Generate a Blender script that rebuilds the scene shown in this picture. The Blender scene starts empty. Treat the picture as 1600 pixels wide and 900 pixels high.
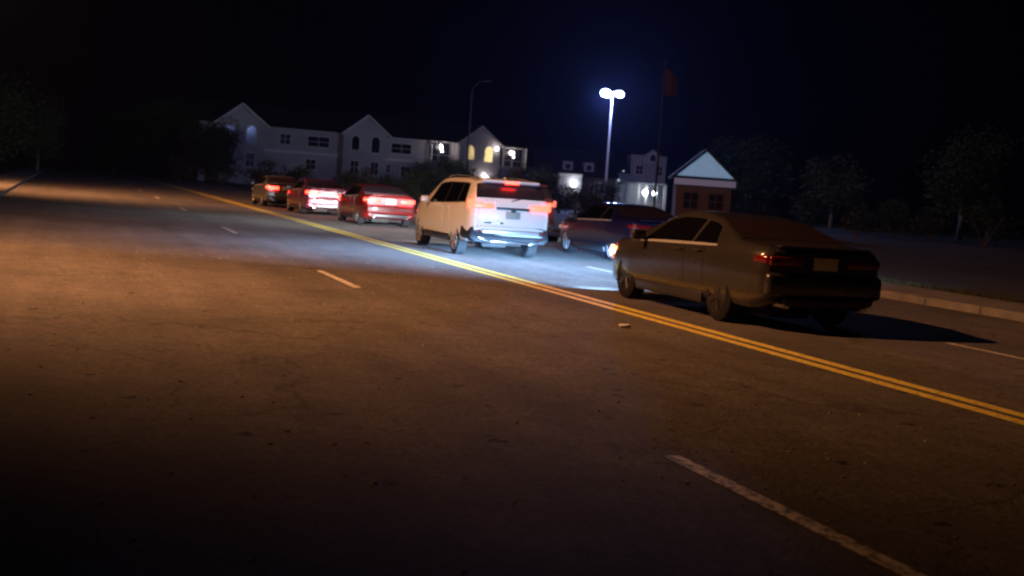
import bpy, bmesh, math, random
from mathutils import Vector, Matrix
R = math.radians
PI = math.pi
random.seed(11)
scn = bpy.context.scene
COL = scn.collection

# ------------------------------------------------------------------ camera
CAM_H = 1.6
cd = bpy.data.cameras.new('camera')
cam = bpy.data.objects.new('camera', cd)
COL.objects.link(cam)
cam.matrix_world = Matrix.Translation((0, 0, CAM_H)) @ Matrix.Rotation(R(90 - 4.457), 4, 'X') @ Matrix.Rotation(R(4.0), 4, 'Z')
cd.sensor_width = 36.0
cd.lens = 36.0 * 2000 / 1600
cd.clip_start = 0.1
cd.clip_end = 3000
cd.dof.use_dof = True            # a phone held in the dark: far things are slightly soft
cd.dof.focus_distance = 13.0
cd.dof.aperture_fstop = 2.2
scn.camera = cam

# ------------------------------------------------------------------ world, night sky
world = bpy.data.worlds.new('World')
scn.world = world
world.use_nodes = True
nt = world.node_tree
nt.nodes.clear()
sky = nt.nodes.new('ShaderNodeTexSky')
sky.sky_type = 'NISHITA'
sky.sun_disc = False
sky.sun_elevation = R(-4.0)
sky.sun_rotation = R(25)
bg = nt.nodes.new('ShaderNodeBackground')
bg.inputs['Strength'].default_value = 0.003
wo = nt.nodes.new('ShaderNodeOutputWorld')
tint = nt.nodes.new('ShaderNodeMix')
tint.data_type = 'RGBA'
tint.blend_type = 'MULTIPLY'
tint.inputs[0].default_value = 1.0
tint.inputs[7].default_value = (0.10, 0.10, 1.0, 1)      # a deep navy night
nt.links.new(sky.outputs[0], tint.inputs[6])
nt.links.new(tint.outputs[2], bg.inputs['Color'])
nt.links.new(bg.outputs[0], wo.inputs['Surface'])

scn.view_settings.view_transform = 'Standard'
scn.view_settings.look = 'None'
scn.view_settings.exposure = 0.0
scn.view_settings.gamma = 1.0
scn.view_settings.use_curve_mapping = False
cy = scn.cycles
cy.use_denoising = True
cy.use_adaptive_sampling = False
cy.max_bounces = 6
cy.sample_clamp_indirect = 3.0
cy.caustics_reflective = False
cy.caustics_refractive = False
cy.filter_width = 2.2

HAZE = 0.00026
# light strengths
P_SODIUM = 18000.0
P_FLOOD = 3700.0
P_BEAM = 74000.0     # at the hot spot just below the cut-off of a dipped beam

# ------------------------------------------------------------------ frames
RA = R(19.46)
D2 = Vector((-math.sin(RA), math.cos(RA), 0))     # along the road, away from the camera
N2 = Vector((math.cos(RA), math.sin(RA), 0))      # across the road, away from the camera
HEAD = R(90 + 19.46)                              # heading of a car driving along the road


def W(s, p, z=0.0):
    v = D2 * s + N2 * p
    return Vector((v.x, v.y, z))


# ------------------------------------------------------------------ materials
MATS = {}


def _new(name):
    m = bpy.data.materials.new(name)
    m.use_nodes = True
    b = m.node_tree.nodes['Principled BSDF']
    return m, m.node_tree, b


def mat(name, col, rough=0.5, metal=0.0, coat=0.0, var=0.12, scale=6.0, bump=0.0, spec=0.5, bscale=None):
    """Surface with a slow noise in its colour and roughness."""
    if name in MATS:
        return MATS[name]
    m, t, b = _new(name)
    tc = t.nodes.new('ShaderNodeTexCoord')
    n = t.nodes.new('ShaderNodeTexNoise')
    n.inputs['Scale'].default_value = scale
    n.inputs['Detail'].default_value = 6
    t.links.new(tc.outputs['Object'], n.inputs['Vector'])
    mx = t.nodes.new('ShaderNodeMix')
    mx.data_type = 'RGBA'
    mx.inputs[6].default_value = tuple(c * (1 - var) for c in col) + (1,)
    mx.inputs[7].default_value = tuple(min(1, c * (1 + var)) for c in col) + (1,)
    t.links.new(n.outputs['Fac'], mx.inputs[0])
    t.links.new(mx.outputs[2], b.inputs['Base Color'])
    mr = t.nodes.new('ShaderNodeMapRange')
    mr.inputs['To Min'].default_value = max(0.02, rough * 0.8)
    mr.inputs['To Max'].default_value = min(1, rough * 1.2)
    t.links.new(n.outputs['Fac'], mr.inputs['Value'])
    t.links.new(mr.outputs[0], b.inputs['Roughness'])
    b.inputs['Metallic'].default_value = metal
    b.inputs['Coat Weight'].default_value = coat
    b.inputs['Coat Roughness'].default_value = 0.06
    b.inputs['Specular IOR Level'].default_value = spec
    if bump:
        n2 = t.nodes.new('ShaderNodeTexNoise')
        n2.inputs['Scale'].default_value = bscale or scale * 6
        n2.inputs['Detail'].default_value = 4
        t.links.new(tc.outputs['Object'], n2.inputs['Vector'])
        bp = t.nodes.new('ShaderNodeBump')
        bp.inputs['Strength'].default_value = bump
        bp.inputs['Distance'].default_value = 0.02
        t.links.new(n2.outputs['Fac'], bp.inputs['Height'])
        t.links.new(bp.outputs[0], b.inputs['Normal'])
    MATS[name] = m
    return m


def glow(name, col, strength, base=(0.1, 0.1, 0.1), vary=0.0, scale=3.0):
    if name in MATS:
        return MATS[name]
    m, t, b = _new(name)
    b.inputs['Base Color'].default_value = tuple(base) + (1,)
    b.inputs['Roughness'].default_value = 0.3
    b.inputs['Emission Color'].default_value = tuple(col) + (1,)
    b.inputs['Emission Strength'].default_value = strength
    if vary:
        tc = t.nodes.new('ShaderNodeTexCoord')
        n = t.nodes.new('ShaderNodeTexNoise')
        n.inputs['Scale'].default_value = scale
        t.links.new(tc.outputs['Object'], n.inputs['Vector'])
        mr = t.nodes.new('ShaderNodeMapRange')
        mr.inputs['From Min'].default_value = 0.3
        mr.inputs['From Max'].default_value = 0.7
        mr.inputs['To Min'].default_value = strength * (1 - vary)
        mr.inputs['To Max'].default_value = strength * (1 + vary)
        t.links.new(n.outputs['Fac'], mr.inputs['Value'])
        t.links.new(mr.outputs[0], b.inputs['Emission Strength'])
    MATS[name] = m
    return m


def asphalt(name, base, dark, patchy=True):
    m, t, b = _new(name)
    L = t.links.new
    tc = t.nodes.new('ShaderNodeTexCoord')

    def noise(scale, detail=6, rough=0.6, vec=None):
        n = t.nodes.new('ShaderNodeTexNoise')
        n.inputs['Scale'].default_value = scale
        n.inputs['Detail'].default_value = detail
        n.inputs['Roughness'].default_value = rough
        L(vec or tc.outputs['Object'], n.inputs['Vector'])
        return n

    def ramp(src, a, b_, c0, c1):
        r = t.nodes.new('ShaderNodeMapRange')
        r.inputs['From Min'].default_value = a
        r.inputs['From Max'].default_value = b_
        r.inputs['To Min'].default_value = c0
        r.inputs['To Max'].default_value = c1
        L(src, r.inputs['Value'])
        return r.outputs[0]

    def mul(a, b_):
        x = t.nodes.new('ShaderNodeMath')
        x.operation = 'MULTIPLY'
        L(a, x.inputs[0])
        L(b_, x.inputs[1])
        return x.outputs[0]
    big = ramp(noise(0.35, 5).outputs['Fac'], 0.3, 0.7, 0.62, 1.3)
    # long streaks along the lanes (tyre tracks, old repairs)
    mp = t.nodes.new('ShaderNodeMapping')
    mp.inputs['Scale'].default_value = (0.06, 1.6, 1)
    L(tc.outputs['Object'], mp.inputs['Vector'])
    strk = ramp(noise(1.2, 4, 0.5, mp.outputs[0]).outputs['Fac'], 0.3, 0.7, 0.78, 1.18)
    mid = ramp(noise(3.2, 6, 0.7).outputs['Fac'], 0.3, 0.7, 0.72, 1.25)
    grain = ramp(noise(70, 3, 0.8).outputs['Fac'], 0.25, 0.75, 0.55, 1.45)
    coarse = ramp(noise(16, 3, 0.75).outputs['Fac'], 0.3, 0.7, 0.5, 1.5)
    k = mul(mul(mul(mul(big, strk), mid), grain), coarse)
    # holes and dark pick-outs
    v = t.nodes.new('ShaderNodeTexVoronoi')
    v.inputs['Scale'].default_value = 2.3
    v.inputs['Randomness'].default_value = 1.0
    wob = noise(9, 3)
    va = t.nodes.new('ShaderNodeVectorMath')
    va.operation = 'MULTIPLY_ADD'
    L(wob.outputs['Color'], va.inputs[0])
    va.inputs[1].default_value = (0.25, 0.25, 0)
    L(tc.outputs['Object'], va.inputs[2])
    L(va.outputs[0], v.inputs['Vector'])
    spots = ramp(v.outputs['Distance'], 0.075, 0.13, 0.0, 1.0)
    k2 = mul(k, spots)
    # cracks
    vc = t.nodes.new('ShaderNodeTexVoronoi')
    vc.feature = 'DISTANCE_TO_EDGE'
    vc.inputs['Scale'].default_value = 0.33
    wob2 = noise(1.4, 5)
    vb = t.nodes.new('ShaderNodeVectorMath')
    vb.operation = 'MULTIPLY_ADD'
    L(wob2.outputs['Color'], vb.inputs[0])
    vb.inputs[1].default_value = (1.5, 1.5, 0)
    L(tc.outputs['Object'], vb.inputs[2])
    L(vb.outputs[0], vc.inputs['Vector'])
    crk = ramp(vc.outputs['Distance'], 0.0, 0.008, 0.4, 1.0)
    k3 = mul(k2, crk)
    mx = t.nodes.new('ShaderNodeMix')
    mx.data_type = 'RGBA'
    mx.inputs[6].default_value = tuple(dark) + (1,)
    mx.inputs[7].default_value = tuple(base) + (1,)
    mx.clamp_factor = False
    L(k3, mx.inputs[0])
    L(mx.outputs[2], b.inputs['Base Color'])
    b.inputs['Roughness'].default_value = 0.78
    b.inputs['Specular IOR Level'].default_value = 0.35
    bp = t.nodes.new('ShaderNodeBump')
    bp.inputs['Strength'].default_value = 0.55
    bp.inputs['Distance'].default_value = 0.02
    L(k3, bp.inputs['Height'])
    L(bp.outputs[0], b.inputs['Normal'])
    return m


def siding(name, col, pitch=0.16):
    m, t, b = _new(name)
    L = t.links.new
    tc = t.nodes.new('ShaderNodeTexCoord')
    w = t.nodes.new('ShaderNodeTexWave')
    w.bands_direction = 'Z'
    w.wave_profile = 'SAW'
    w.inputs['Scale'].default_value = 1.0 / pitch / 3.1416 / 2 * 2
    L(tc.outputs['Object'], w.inputs['Vector'])
    n = t.nodes.new('ShaderNodeTexNoise')
    n.inputs['Scale'].default_value = 0.9
    n.inputs['Detail'].default_value = 7
    L(tc.outputs['Object'], n.inputs['Vector'])
    mx = t.nodes.new('ShaderNodeMix')
    mx.data_type = 'RGBA'
    mx.inputs[6].default_value = tuple(c * 0.75 for c in col) + (1,)
    mx.inputs[7].default_value = tuple(c * 1.1 for c in col) + (1,)
    L(n.outputs['Fac'], mx.inputs[0])
    L(mx.outputs[2], b.inputs['Base Color'])
    b.inputs['Roughness'].default_value = 0.6
    bp = t.nodes.new('ShaderNodeBump')
    bp.inputs['Strength'].default_value = 0.6
    bp.inputs['Distance'].default_value = 0.03
    L(w.outputs['Fac'], bp.inputs['Height'])
    L(bp.outputs[0], b.inputs['Normal'])
    return m


M_road = asphalt('road_asphalt', (0.115, 0.105, 0.10), (0.012, 0.011, 0.011))
M_lot = asphalt('lot_asphalt', (0.07, 0.07, 0.07), (0.01, 0.01, 0.01))
M_conc = mat('concrete', (0.26, 0.25, 0.23), 0.85, var=0.25, scale=2.5, bump=0.3)
M_soil = mat('turf_soil', (0.035, 0.042, 0.02), 0.95, var=0.5, scale=1.5, bump=0.6)
M_leaf = mat('leaf', (0.035, 0.055, 0.018), 0.8, var=0.45, scale=1.2, spec=0.12)
M_leaf2 = mat('leaf_olive', (0.05, 0.055, 0.022), 0.8, var=0.45, scale=1.2, spec=0.12)
M_bark = mat('bark', (0.10, 0.075, 0.05), 0.9, var=0.35, scale=8, bump=0.6)
M_rubber = mat('rubber', (0.011, 0.011, 0.012), 0.85, var=0.2, scale=14, bump=0.2, spec=0.15)
M_black = mat('black_plastic', (0.02, 0.021, 0.024), 0.42, var=0.2, scale=10)
M_arch = mat('arch_liner', (0.008, 0.008, 0.008), 0.95, var=0.2)
M_glass = mat('tinted_glass', (0.003, 0.003, 0.004), 0.05, var=0.1, scale=2, spec=0.8)
M_rglass = mat('rear_glass_red_glow', (0.02, 0.012, 0.014), 0.30, var=0.1, scale=2, spec=0.8)  # reddish base and roughness imitate brake-light glow in the rear window
M_chrome = mat('chrome', (0.75, 0.76, 0.78), 0.14, metal=1.0, var=0.05)
M_alloy = mat('alloy_wheel', (0.62, 0.62, 0.66), 0.3, metal=0.6, var=0.08)
M_alloy_d = mat('dark_alloy_wheel', (0.05, 0.05, 0.055), 0.35, metal=0.6, var=0.08)
M_darksteel = mat('dark_painted_steel', (0.02, 0.018, 0.022), 0.7, var=0.15, scale=3)
M_steel = mat('galvanised_steel', (0.42, 0.43, 0.45), 0.45, metal=0.5, var=0.15, scale=3)
M_plate = mat('plate_white', (0.62, 0.64, 0.62), 0.5, var=0.1, scale=20)
M_plate_g = mat('plate_grey', (0.25, 0.29, 0.28), 0.5, var=0.25, scale=25)
M_trim = mat('white_trim', (0.62, 0.61, 0.6), 0.55, var=0.1, scale=3)
M_side = siding('pale_vinyl_siding', (0.42, 0.41, 0.43))
M_side2 = siding('grey_vinyl_siding', (0.34, 0.33, 0.34))
M_side3 = siding('blue_grey_siding', (0.36, 0.38, 0.42))
M_roof = mat('dark_shingle', (0.018, 0.017, 0.018), 0.95, var=0.4, scale=3, bump=0.5, spec=0.1)
M_win = mat('dark_window_glass', (0.012, 0.013, 0.02), 0.12, var=0.2)
M_brownwall = mat('brown_stucco', (0.085, 0.06, 0.048), 0.9, var=0.25, scale=2, bump=0.4)
M_flag = mat('flag_cloth', (0.09, 0.035, 0.035), 0.85, var=0.3, scale=2)

# ------------------------------------------------------------------ object helpers


def tag(o, label=None, cat=None, group=None, kind=None):
    if label:
        o['label'] = label
    if cat:
        o['category'] = cat
    if group:
        o['group'] = group
    if kind:
        o['kind'] = kind
    return o


def empty(name, loc, rz=0.0, label=None, cat=None, group=None):
    o = bpy.data.objects.new(name, None)
    COL.objects.link(o)
    o.empty_display_size = 0.3
    o.location = loc
    o.rotation_euler = (0, 0, rz)
    return tag(o, label, cat, group)


def link(name, bm, m, parent=None, smooth=None):
    me = bpy.data.meshes.new(name)
    bmesh.ops.recalc_face_normals(bm, faces=bm.faces)
    bm.to_mesh(me)
    bm.free()
    for k in (m if isinstance(m, (list, tuple)) else [m]):
        me.materials.append(k)
    if smooth is not None:
        me.shade_smooth()
        me.set_sharp_from_angle(angle=R(smooth))
    o = bpy.data.objects.new(name, me)
    COL.objects.link(o)
    if parent:
        o.parent = parent
    return o


def B():
    return bmesh.new()


def box(bm, c, s, rot=None, bev=0.0, seg=2, taper=None):
    """box with centre c and full sizes s; taper=(fx,fy) scales the top"""
    r = bmesh.ops.create_cube(bm, size=1.0)
    vs = r['verts']
    for v in vs:
        f = (1, 1)
        if taper and v.co.z > 0:
            f = taper
        v.co = Vector((v.co.x * s[0] * f[0], v.co.y * s[1] * f[1], v.co.z * s[2]))
    if bev:
        es = list({e for v in vs for e in v.link_edges})
        rb = bmesh.ops.bevel(bm, geom=es, offset=min(bev, min(s) * 0.45), segments=seg, affect='EDGES', profile=0.5)
        vs = list({v for f in rb['faces'] for v in f.verts} | {v for v in vs if v.is_valid})
    mt = Matrix.Translation(c)
    if rot:
        mt = mt @ rot
    for v in vs:
        v.co = mt @ v.co
    return vs


def tube(bm, pts, rads, n=10, cap=True):
    pts = [Vector(p) for p in pts]
    if not isinstance(rads, (list, tuple)):
        rads = [rads] * len(pts)
    rings = []
    up = Vector((0, 0, 1))
    for i, p in enumerate(pts):
        a = pts[max(0, i - 1)]
        b_ = pts[min(len(pts) - 1, i + 1)]
        d = (b_ - a).normalized()
        x = d.cross(up)
        if x.length < 1e-3:
            x = Vector((1, 0, 0))
        x.normalize()
        y = d.cross(x)
        rings.append([bm.verts.new(p + (x * math.cos(2 * PI * k / n) + y * math.sin(2 * PI * k / n)) * rads[i]) for k in range(n)])
    for a, b_ in zip(rings, rings[1:]):
        for k in range(n):
            bm.faces.new((a[k], a[(k + 1) % n], b_[(k + 1) % n], b_[k]))
    if cap:
        bm.faces.new(rings[0])
        bm.faces.new(rings[-1])


def lathe_y(bm, prof, c=(0, 0, 0), n=36):
    """prof: list of (radius, y) swept about the Y axis through c"""
    rings = []
    for r, y in prof:
        rings.append([bm.verts.new((c[0] + r * math.cos(2 * PI * k / n), c[1] + y, c[2] + r * math.sin(2 * PI * k / n))) for k in range(n)])
    for a, b_ in zip(rings, rings[1:]):
        for k in range(n):
            bm.faces.new((a[k], a[(k + 1) % n], b_[(k + 1) % n], b_[k]))
    bm.faces.new(rings[0])
    bm.faces.new(rings[-1])


def poly_prism(bm, pts, y0, y1):
    """pts in (x,z), extruded along y"""
    a = [bm.verts.new((x, y0, z)) for x, z in pts]
    b_ = [bm.verts.new((x, y1, z)) for x, z in pts]
    bm.faces.new(a)
    bm.faces.new(b_[::-1])
    n = len(pts)
    for i in range(n):
        bm.faces.new((a[i], a[(i + 1) % n], b_[(i + 1) % n], b_[i]))


def copy_tree(o, parent=None):
    c = o.copy()
    COL.objects.link(c)
    c.parent = parent
    for ch in list(o.children):
        copy_tree(ch, c)
    return c


# ------------------------------------------------------------------ ground, road, kerbs
def strip(name, s0, s1, p0, p1, z, m, kind='structure'):
    bm = B()
    v = [bm.verts.new(p) for p in ((s0, -p0, 0), (s1, -p0, 0), (s1, -p1, 0), (s0, -p1, 0))]
    bm.faces.new(v)
    o = link(name, bm, m)
    o.location = (0, 0, z)
    o.rotation_euler = (0, 0, HEAD)
    if kind:
        o['kind'] = kind
    return o


bm = B()
bmesh.ops.create_grid(bm, x_segments=2, y_segments=2, size=480)
g = link('ground', bm, M_soil)
g.location = (0, 300, -0.02)
g['kind'] = 'structure'
ROAD_L, ROAD_R = -2.2, 14.9
strip('road', -60, 420, ROAD_L, ROAD_R, 0.0, M_road)
strip('parking_lot', 20, 330, 18.6, 62, 0.02, M_lot)


def kerb(name, s0, s1, p0, p1, z):
    bm = B()
    box(bm, ((s0 + s1) / 2, -(p0 + p1) / 2, z / 2 - 0.05), (s1 - s0, abs(p1 - p0), z + 0.1), bev=0.02)
    o = link(name, bm, M_conc_j)
    o.rotation_euler = (0, 0, HEAD)
    o['kind'] = 'structure'


def jointed(name, col, pitch):
    m, t, b = _new(name)
    L = t.links.new
    tc = t.nodes.new('ShaderNodeTexCoord')
    sx = t.nodes.new('ShaderNodeSeparateXYZ')
    L(tc.outputs['Object'], sx.inputs[0])
    mo = t.nodes.new('ShaderNodeMath')
    mo.operation = 'PINGPONG'
    mo.inputs[1].default_value = pitch / 2
    L(sx.outputs['X'], mo.inputs[0])
    lt = t.nodes.new('ShaderNodeMapRange')
    lt.inputs['From Min'].default_value = 0.012
    lt.inputs['From Max'].default_value = 0.03
    lt.inputs['To Min'].default_value = 0.15
    L(mo.outputs[0], lt.inputs['Value'])
    n = t.nodes.new('ShaderNodeTexNoise')
    n.inputs['Scale'].default_value = 1.6
    n.inputs['Detail'].default_value = 9
    n.inputs['Roughness'].default_value = 0.7
    L(tc.outputs['Object'], n.inputs['Vector'])
    nr = t.nodes.new('ShaderNodeMapRange')
    nr.inputs['From Min'].default_value = 0.3
    nr.inputs['From Max'].default_value = 0.7
    nr.inputs['To Min'].default_value = 0.35
    nr.inputs['To Max'].default_value = 1.1
    L(n.outputs['Fac'], nr.inputs['Value'])
    mu = t.nodes.new('ShaderNodeMath')
    mu.operation = 'MULTIPLY'
    L(lt.outputs[0], mu.inputs[0])
    L(nr.outputs[0], mu.inputs[1])
    mx = t.nodes.new('ShaderNodeMix')
    mx.data_type = 'RGBA'
    mx.inputs[6].default_value = (0.02, 0.018, 0.016, 1)
    mx.inputs[7].default_value = tuple(col) + (1,)
    L(mu.outputs[0], mx.inputs[0])
    L(mx.outputs[2], b.inputs['Base Color'])
    b.inputs['Roughness'].default_value = 0.9
    return m


M_conc_j = jointed('jointed_concrete', (0.20, 0.19, 0.175), 1.5)
kerb('kerb', -60, 420, ROAD_R, ROAD_R + 0.18, 0.14)
kerb('kerb', -60, 420, ROAD_L - 0.18, ROAD_L, 0.14)
kerb('pavement', -60, 420, ROAD_R + 0.18, ROAD_R + 1.9, 0.13)
kerb('pavement', -60, 420, ROAD_L - 2.0, ROAD_L - 0.18, 0.13)


def worn_paint(name, col, wear):
    m, t, b = _new(name)
    L = t.links.new
    tc = t.nodes.new('ShaderNodeTexCoord')
    n = t.nodes.new('ShaderNodeTexNoise')
    n.inputs['Scale'].default_value = 14
    n.inputs['Detail'].default_value = 8
    n.inputs['Roughness'].default_value = 0.75
    L(tc.outputs['Object'], n.inputs['Vector'])
    r = t.nodes.new('ShaderNodeMapRange')
    r.inputs['From Min'].default_value = wear
    r.inputs['From Max'].default_value = wear + 0.12
    L(n.outputs['Fac'], r.inputs['Value'])
    mx = t.nodes.new('ShaderNodeMix')
    mx.data_type = 'RGBA'
    mx.inputs[6].default_value = (0.09, 0.085, 0.075, 1)
    mx.inputs[7].default_value = tuple(col) + (1,)
    L(r.outputs[0], mx.inputs[0])
    L(mx.outputs[2], b.inputs['Base Color'])
    b.inputs['Roughness'].default_value = 0.6
    return m


M_yel = worn_paint('worn_yellow_paint', (0.82, 0.66, 0.12), 0.37)
M_wht = worn_paint('worn_white_paint', (0.7, 0.68, 0.64), 0.42)
strip('yellow_centre_line', -60, 400, 7.28, 7.44, 0.005, M_yel)
strip('yellow_centre_line', -60, 400, 7.55, 7.71, 0.005, M_yel)
for k in range(-2, 14):
    s0 = 4.1 + 14.1 * k
    strip('white_lane_dash', s0, s0 + 3.0, 3.58 if k < 1 else 4.0, 3.70 if k < 1 else 4.12, 0.005, M_wht)
for k in range(-2, 14):
    s0 = 22.8 + 12.2 * k
    strip('white_lane_dash', s0, s0 + 3.0, 10.75, 10.87, 0.005, M_wht)

# ------------------------------------------------------------------ cars


def lin(tab, x):
    if x <= tab[0][0]:
        return tab[0][1]
    for (a, b_), (c, d) in zip(tab, tab[1:]):
        if x <= c:
            return b_ + (d - b_) * (x - a) / (c - a)
    return tab[-1][1]


def smo(tab, x, w):
    lo, hi = tab[0][0], tab[-1][0]
    k = min(w, x - lo, hi - x)
    k = max(k, 0)
    return sum(lin(tab, x + k * q) for q in (-1, -0.5, 0, 0.5, 1)) / 5


class Loft:
    def __init__(s, sp):
        s.sp = sp
        s.L = sp['top'][-1][0]
        s.x0, s.x1 = sp['top'][0][0], sp['top'][-1][0]
        s.hfull = sp['H'] - lin(sp['belt'], 0)

    def ctrl(s, x):
        sp = s.sp
        zt = smo(sp['top'], x, 0.07)
        zb = min(smo(sp['belt'], x, 0.2), zt - 0.03)
        hw = smo(sp['hw'], x, 0.05)
        zl = smo(sp['low'], x, 0.1)
        h = zt - zb
        k = max(0.0, min(1.0, h / s.hfull))
        yt = hw * 0.955 * (1 - k) + sp['rw'] * hw / sp['hwmax'] * k
        zm = zl + (zb - zl) * 0.62
        return [(0, zl), (hw * 0.82, zl), (hw * 0.95, zl + 0.04), (hw * 0.985, zl + 0.2), (hw, zm), (hw * 0.97, zb),
                (yt, zb + h * 0.84), (yt * 0.92, zb + h * 0.955), (yt * 0.6, zt - 0.012 * k), (0, zt)]

    def S(s, x, t, side=1):
        P = s.ctrl(x)
        i = min(int(t), 8)
        u = t - i
        p1, p2 = P[i], P[i + 1]
        p0 = P[i - 1] if i > 0 else (-P[1][0], P[1][1])
        p3 = P[i + 2] if i + 2 < 10 else (-P[8][0], P[8][1])

        def cr(a, b_, c, d):
            tt = 0.5
            m1 = (c - a) * tt * 0.6
            m2 = (d - b_) * tt * 0.6
            return ((2 * u ** 3 - 3 * u ** 2 + 1) * b_ + (u ** 3 - 2 * u ** 2 + u) * m1 + (-2 * u ** 3 + 3 * u ** 2) * c + (u ** 3 - u ** 2) * m2)
        return Vector((x, side * cr(p0[0], p1[0], p2[0], p3[0]), cr(p0[1], p1[1], p2[1], p3[1])))

    def N(s, x, t, side=1):
        e = 0.01
        xa, xb = max(x - e, s.x0), min(x + e, s.x1)
        dx = s.S(xb, t, side) - s.S(xa, t, side)
        dt = s.S(x, min(t + e, 9), side) - s.S(x, max(t - e, 0), side)
        n = dx.cross(dt) * side
        return -n.normalized() if n.length > 0 else Vector((0, 0, 1))

    def body(s):
        bm = B()
        xs = []
        n = 44
        for i in range(n + 1):
            xs.append(s.x0 + (s.x1 - s.x0) * i / n)
        for a in s.sp['dense']:
            for k in range(9):
                xs.append(a[0] + (a[1] - a[0]) * k / 8)
        xs = sorted(set(round(x, 4) for x in xs))
        f = []
        for x in xs:
            if not f or x - f[-1] > 0.012:
                f.append(x)
        if f[-1] < s.x1:
            f[-1] = s.x1
        ts = [0, 1, 1.5, 2, 2.5, 3, 3.5, 4, 4.5, 5, 5.3, 5.6, 6, 6.35, 6.7, 7, 7.5, 8, 8.5, 9]
        rings = []
        for x in f:
            a = [s.S(x, t) for t in ts]
            b_ = [s.S(x, t, -1) for t in ts[-2:0:-1]]
            rings.append([bm.verts.new(p) for p in a + b_])
        m = len(rings[0])
        for a, b_ in zip(rings, rings[1:]):
            for k in range(m):
                bm.faces.new((a[k], a[(k + 1) % m], b_[(k + 1) % m], b_[k]))
        bm.faces.new(rings[0])
        bm.faces.new(rings[-1])
        return bm

    def patch(s, xb0, xb1, t0, t1, side=1, off=0.005, xt0=None, xt1=None, nx=10, nt=6, centre=False, th=0.012):
        """closed thin panel lying on the body; centre=True spans both sides from t0 up to the middle"""
        xt0 = xb0 if xt0 is None else xt0
        xt1 = xb1 if xt1 is None else xt1
        bm = B()
        fr, bk = [], []
        for j in range(nt + 1):
            v = j / nt
            r1, r2 = [], []
            for i in range(nx + 1):
                u = i / nx
                if centre:
                    q = 2 * v - 1
                    sd = 1 if q <= 0 else -1
                    t = 9 - abs(q) * (9 - t0)
                    x = xb0 + (xb1 - xb0) * u
                else:
                    sd = side
                    t = t0 + (t1 - t0) * v
                    x = (xb0 + (xt0 - xb0) * v) * (1 - u) + (xb1 + (xt1 - xb1) * v) * u
                p = s.S(x, t, sd)
                nn = s.N(x, t, sd)
                r1.append(bm.verts.new(p + nn * off))
                r2.append(bm.verts.new(p - nn * th))
            fr.append(r1)
            bk.append(r2)
        for g_, flip in ((fr, False), (bk, True)):
            for j in range(nt):
                for i in range(nx):
                    q = (g_[j][i], g_[j][i + 1], g_[j + 1][i + 1], g_[j + 1][i])
                    bm.faces.new(q[::-1] if flip else q)
        loop_f = fr[0] + [r[-1] for r in fr[1:]] + fr[-1][-2::-1] + [r[0] for r in fr[-2:0:-1]]
        loop_b = bk[0] + [r[-1] for r in bk[1:]] + bk[-1][-2::-1] + [r[0] for r in bk[-2:0:-1]]
        n = len(loop_f)
        for i in range(n):
            bm.faces.new((loop_f[i], loop_f[(i + 1) % n], loop_b[(i + 1) % n], loop_b[i]))
        return bm


def cut_arches(o, axles, r, hw, arch_mat_index):
    cutters = []
    for ax in axles:
        for sd in (1, -1):
            bm = B()
            lathe_y(bm, [(r, -0.2), (r, 0.2)], (ax, sd * (hw - 0.08), r * 0.86), n=40)
            c = link('cutter', bm, M_arch)
            cutters.append(c)
            md = o.modifiers.new('b', 'BOOLEAN')
            md.operation = 'DIFFERENCE'
            md.object = c
            md.solver = 'EXACT'
    bpy.context.view_layer.update()
    dg = bpy.context.evaluated_depsgraph_get()
    me = bpy.data.meshes.new_from_object(o.evaluated_get(dg), depsgraph=dg)
    o.modifiers.clear()
    o.data = me
    for c in cutters:
        bpy.data.objects.remove(c, do_unlink=True)
    bm = B()                      # drop the slivers the cut leaves loose
    bm.from_mesh(me)
    bmesh.ops.remove_doubles(bm, verts=bm.verts, dist=0.0005)
    seen, best = set(), []
    for v in bm.verts:
        if v in seen:
            continue
        st, comp = [v], []
        seen.add(v)
        while st:
            a = st.pop()
            comp.append(a)
            for e in a.link_edges:
                b_ = e.other_vert(a)
                if b_ not in seen:
                    seen.add(b_)
                    st.append(b_)
        if len(comp) > len(best):
            best = comp
    keep = set(best)
    bmesh.ops.delete(bm, geom=[v for v in bm.verts if v not in keep], context='VERTS')
    bm.to_mesh(me)
    bm.free()
    # dark liner inside the arches
    for f in me.polygons:
        c = f.center
        for ax in axles:
            d = Vector((c.x - ax, c.z - r * 0.86))
            if d.length < r + 0.005 and abs(c.y) > hw - 0.32 and c.z < r * 2:
                inside = (abs(d.length - r) < 0.03 and abs(f.normal.y) < 0.3) or (abs(f.normal.y) > 0.95 and abs(c.y) < hw - 0.2)
                if inside:
                    f.material_index = arch_mat_index
    me.shade_smooth()
    me.set_sharp_from_angle(angle=R(38))


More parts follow.
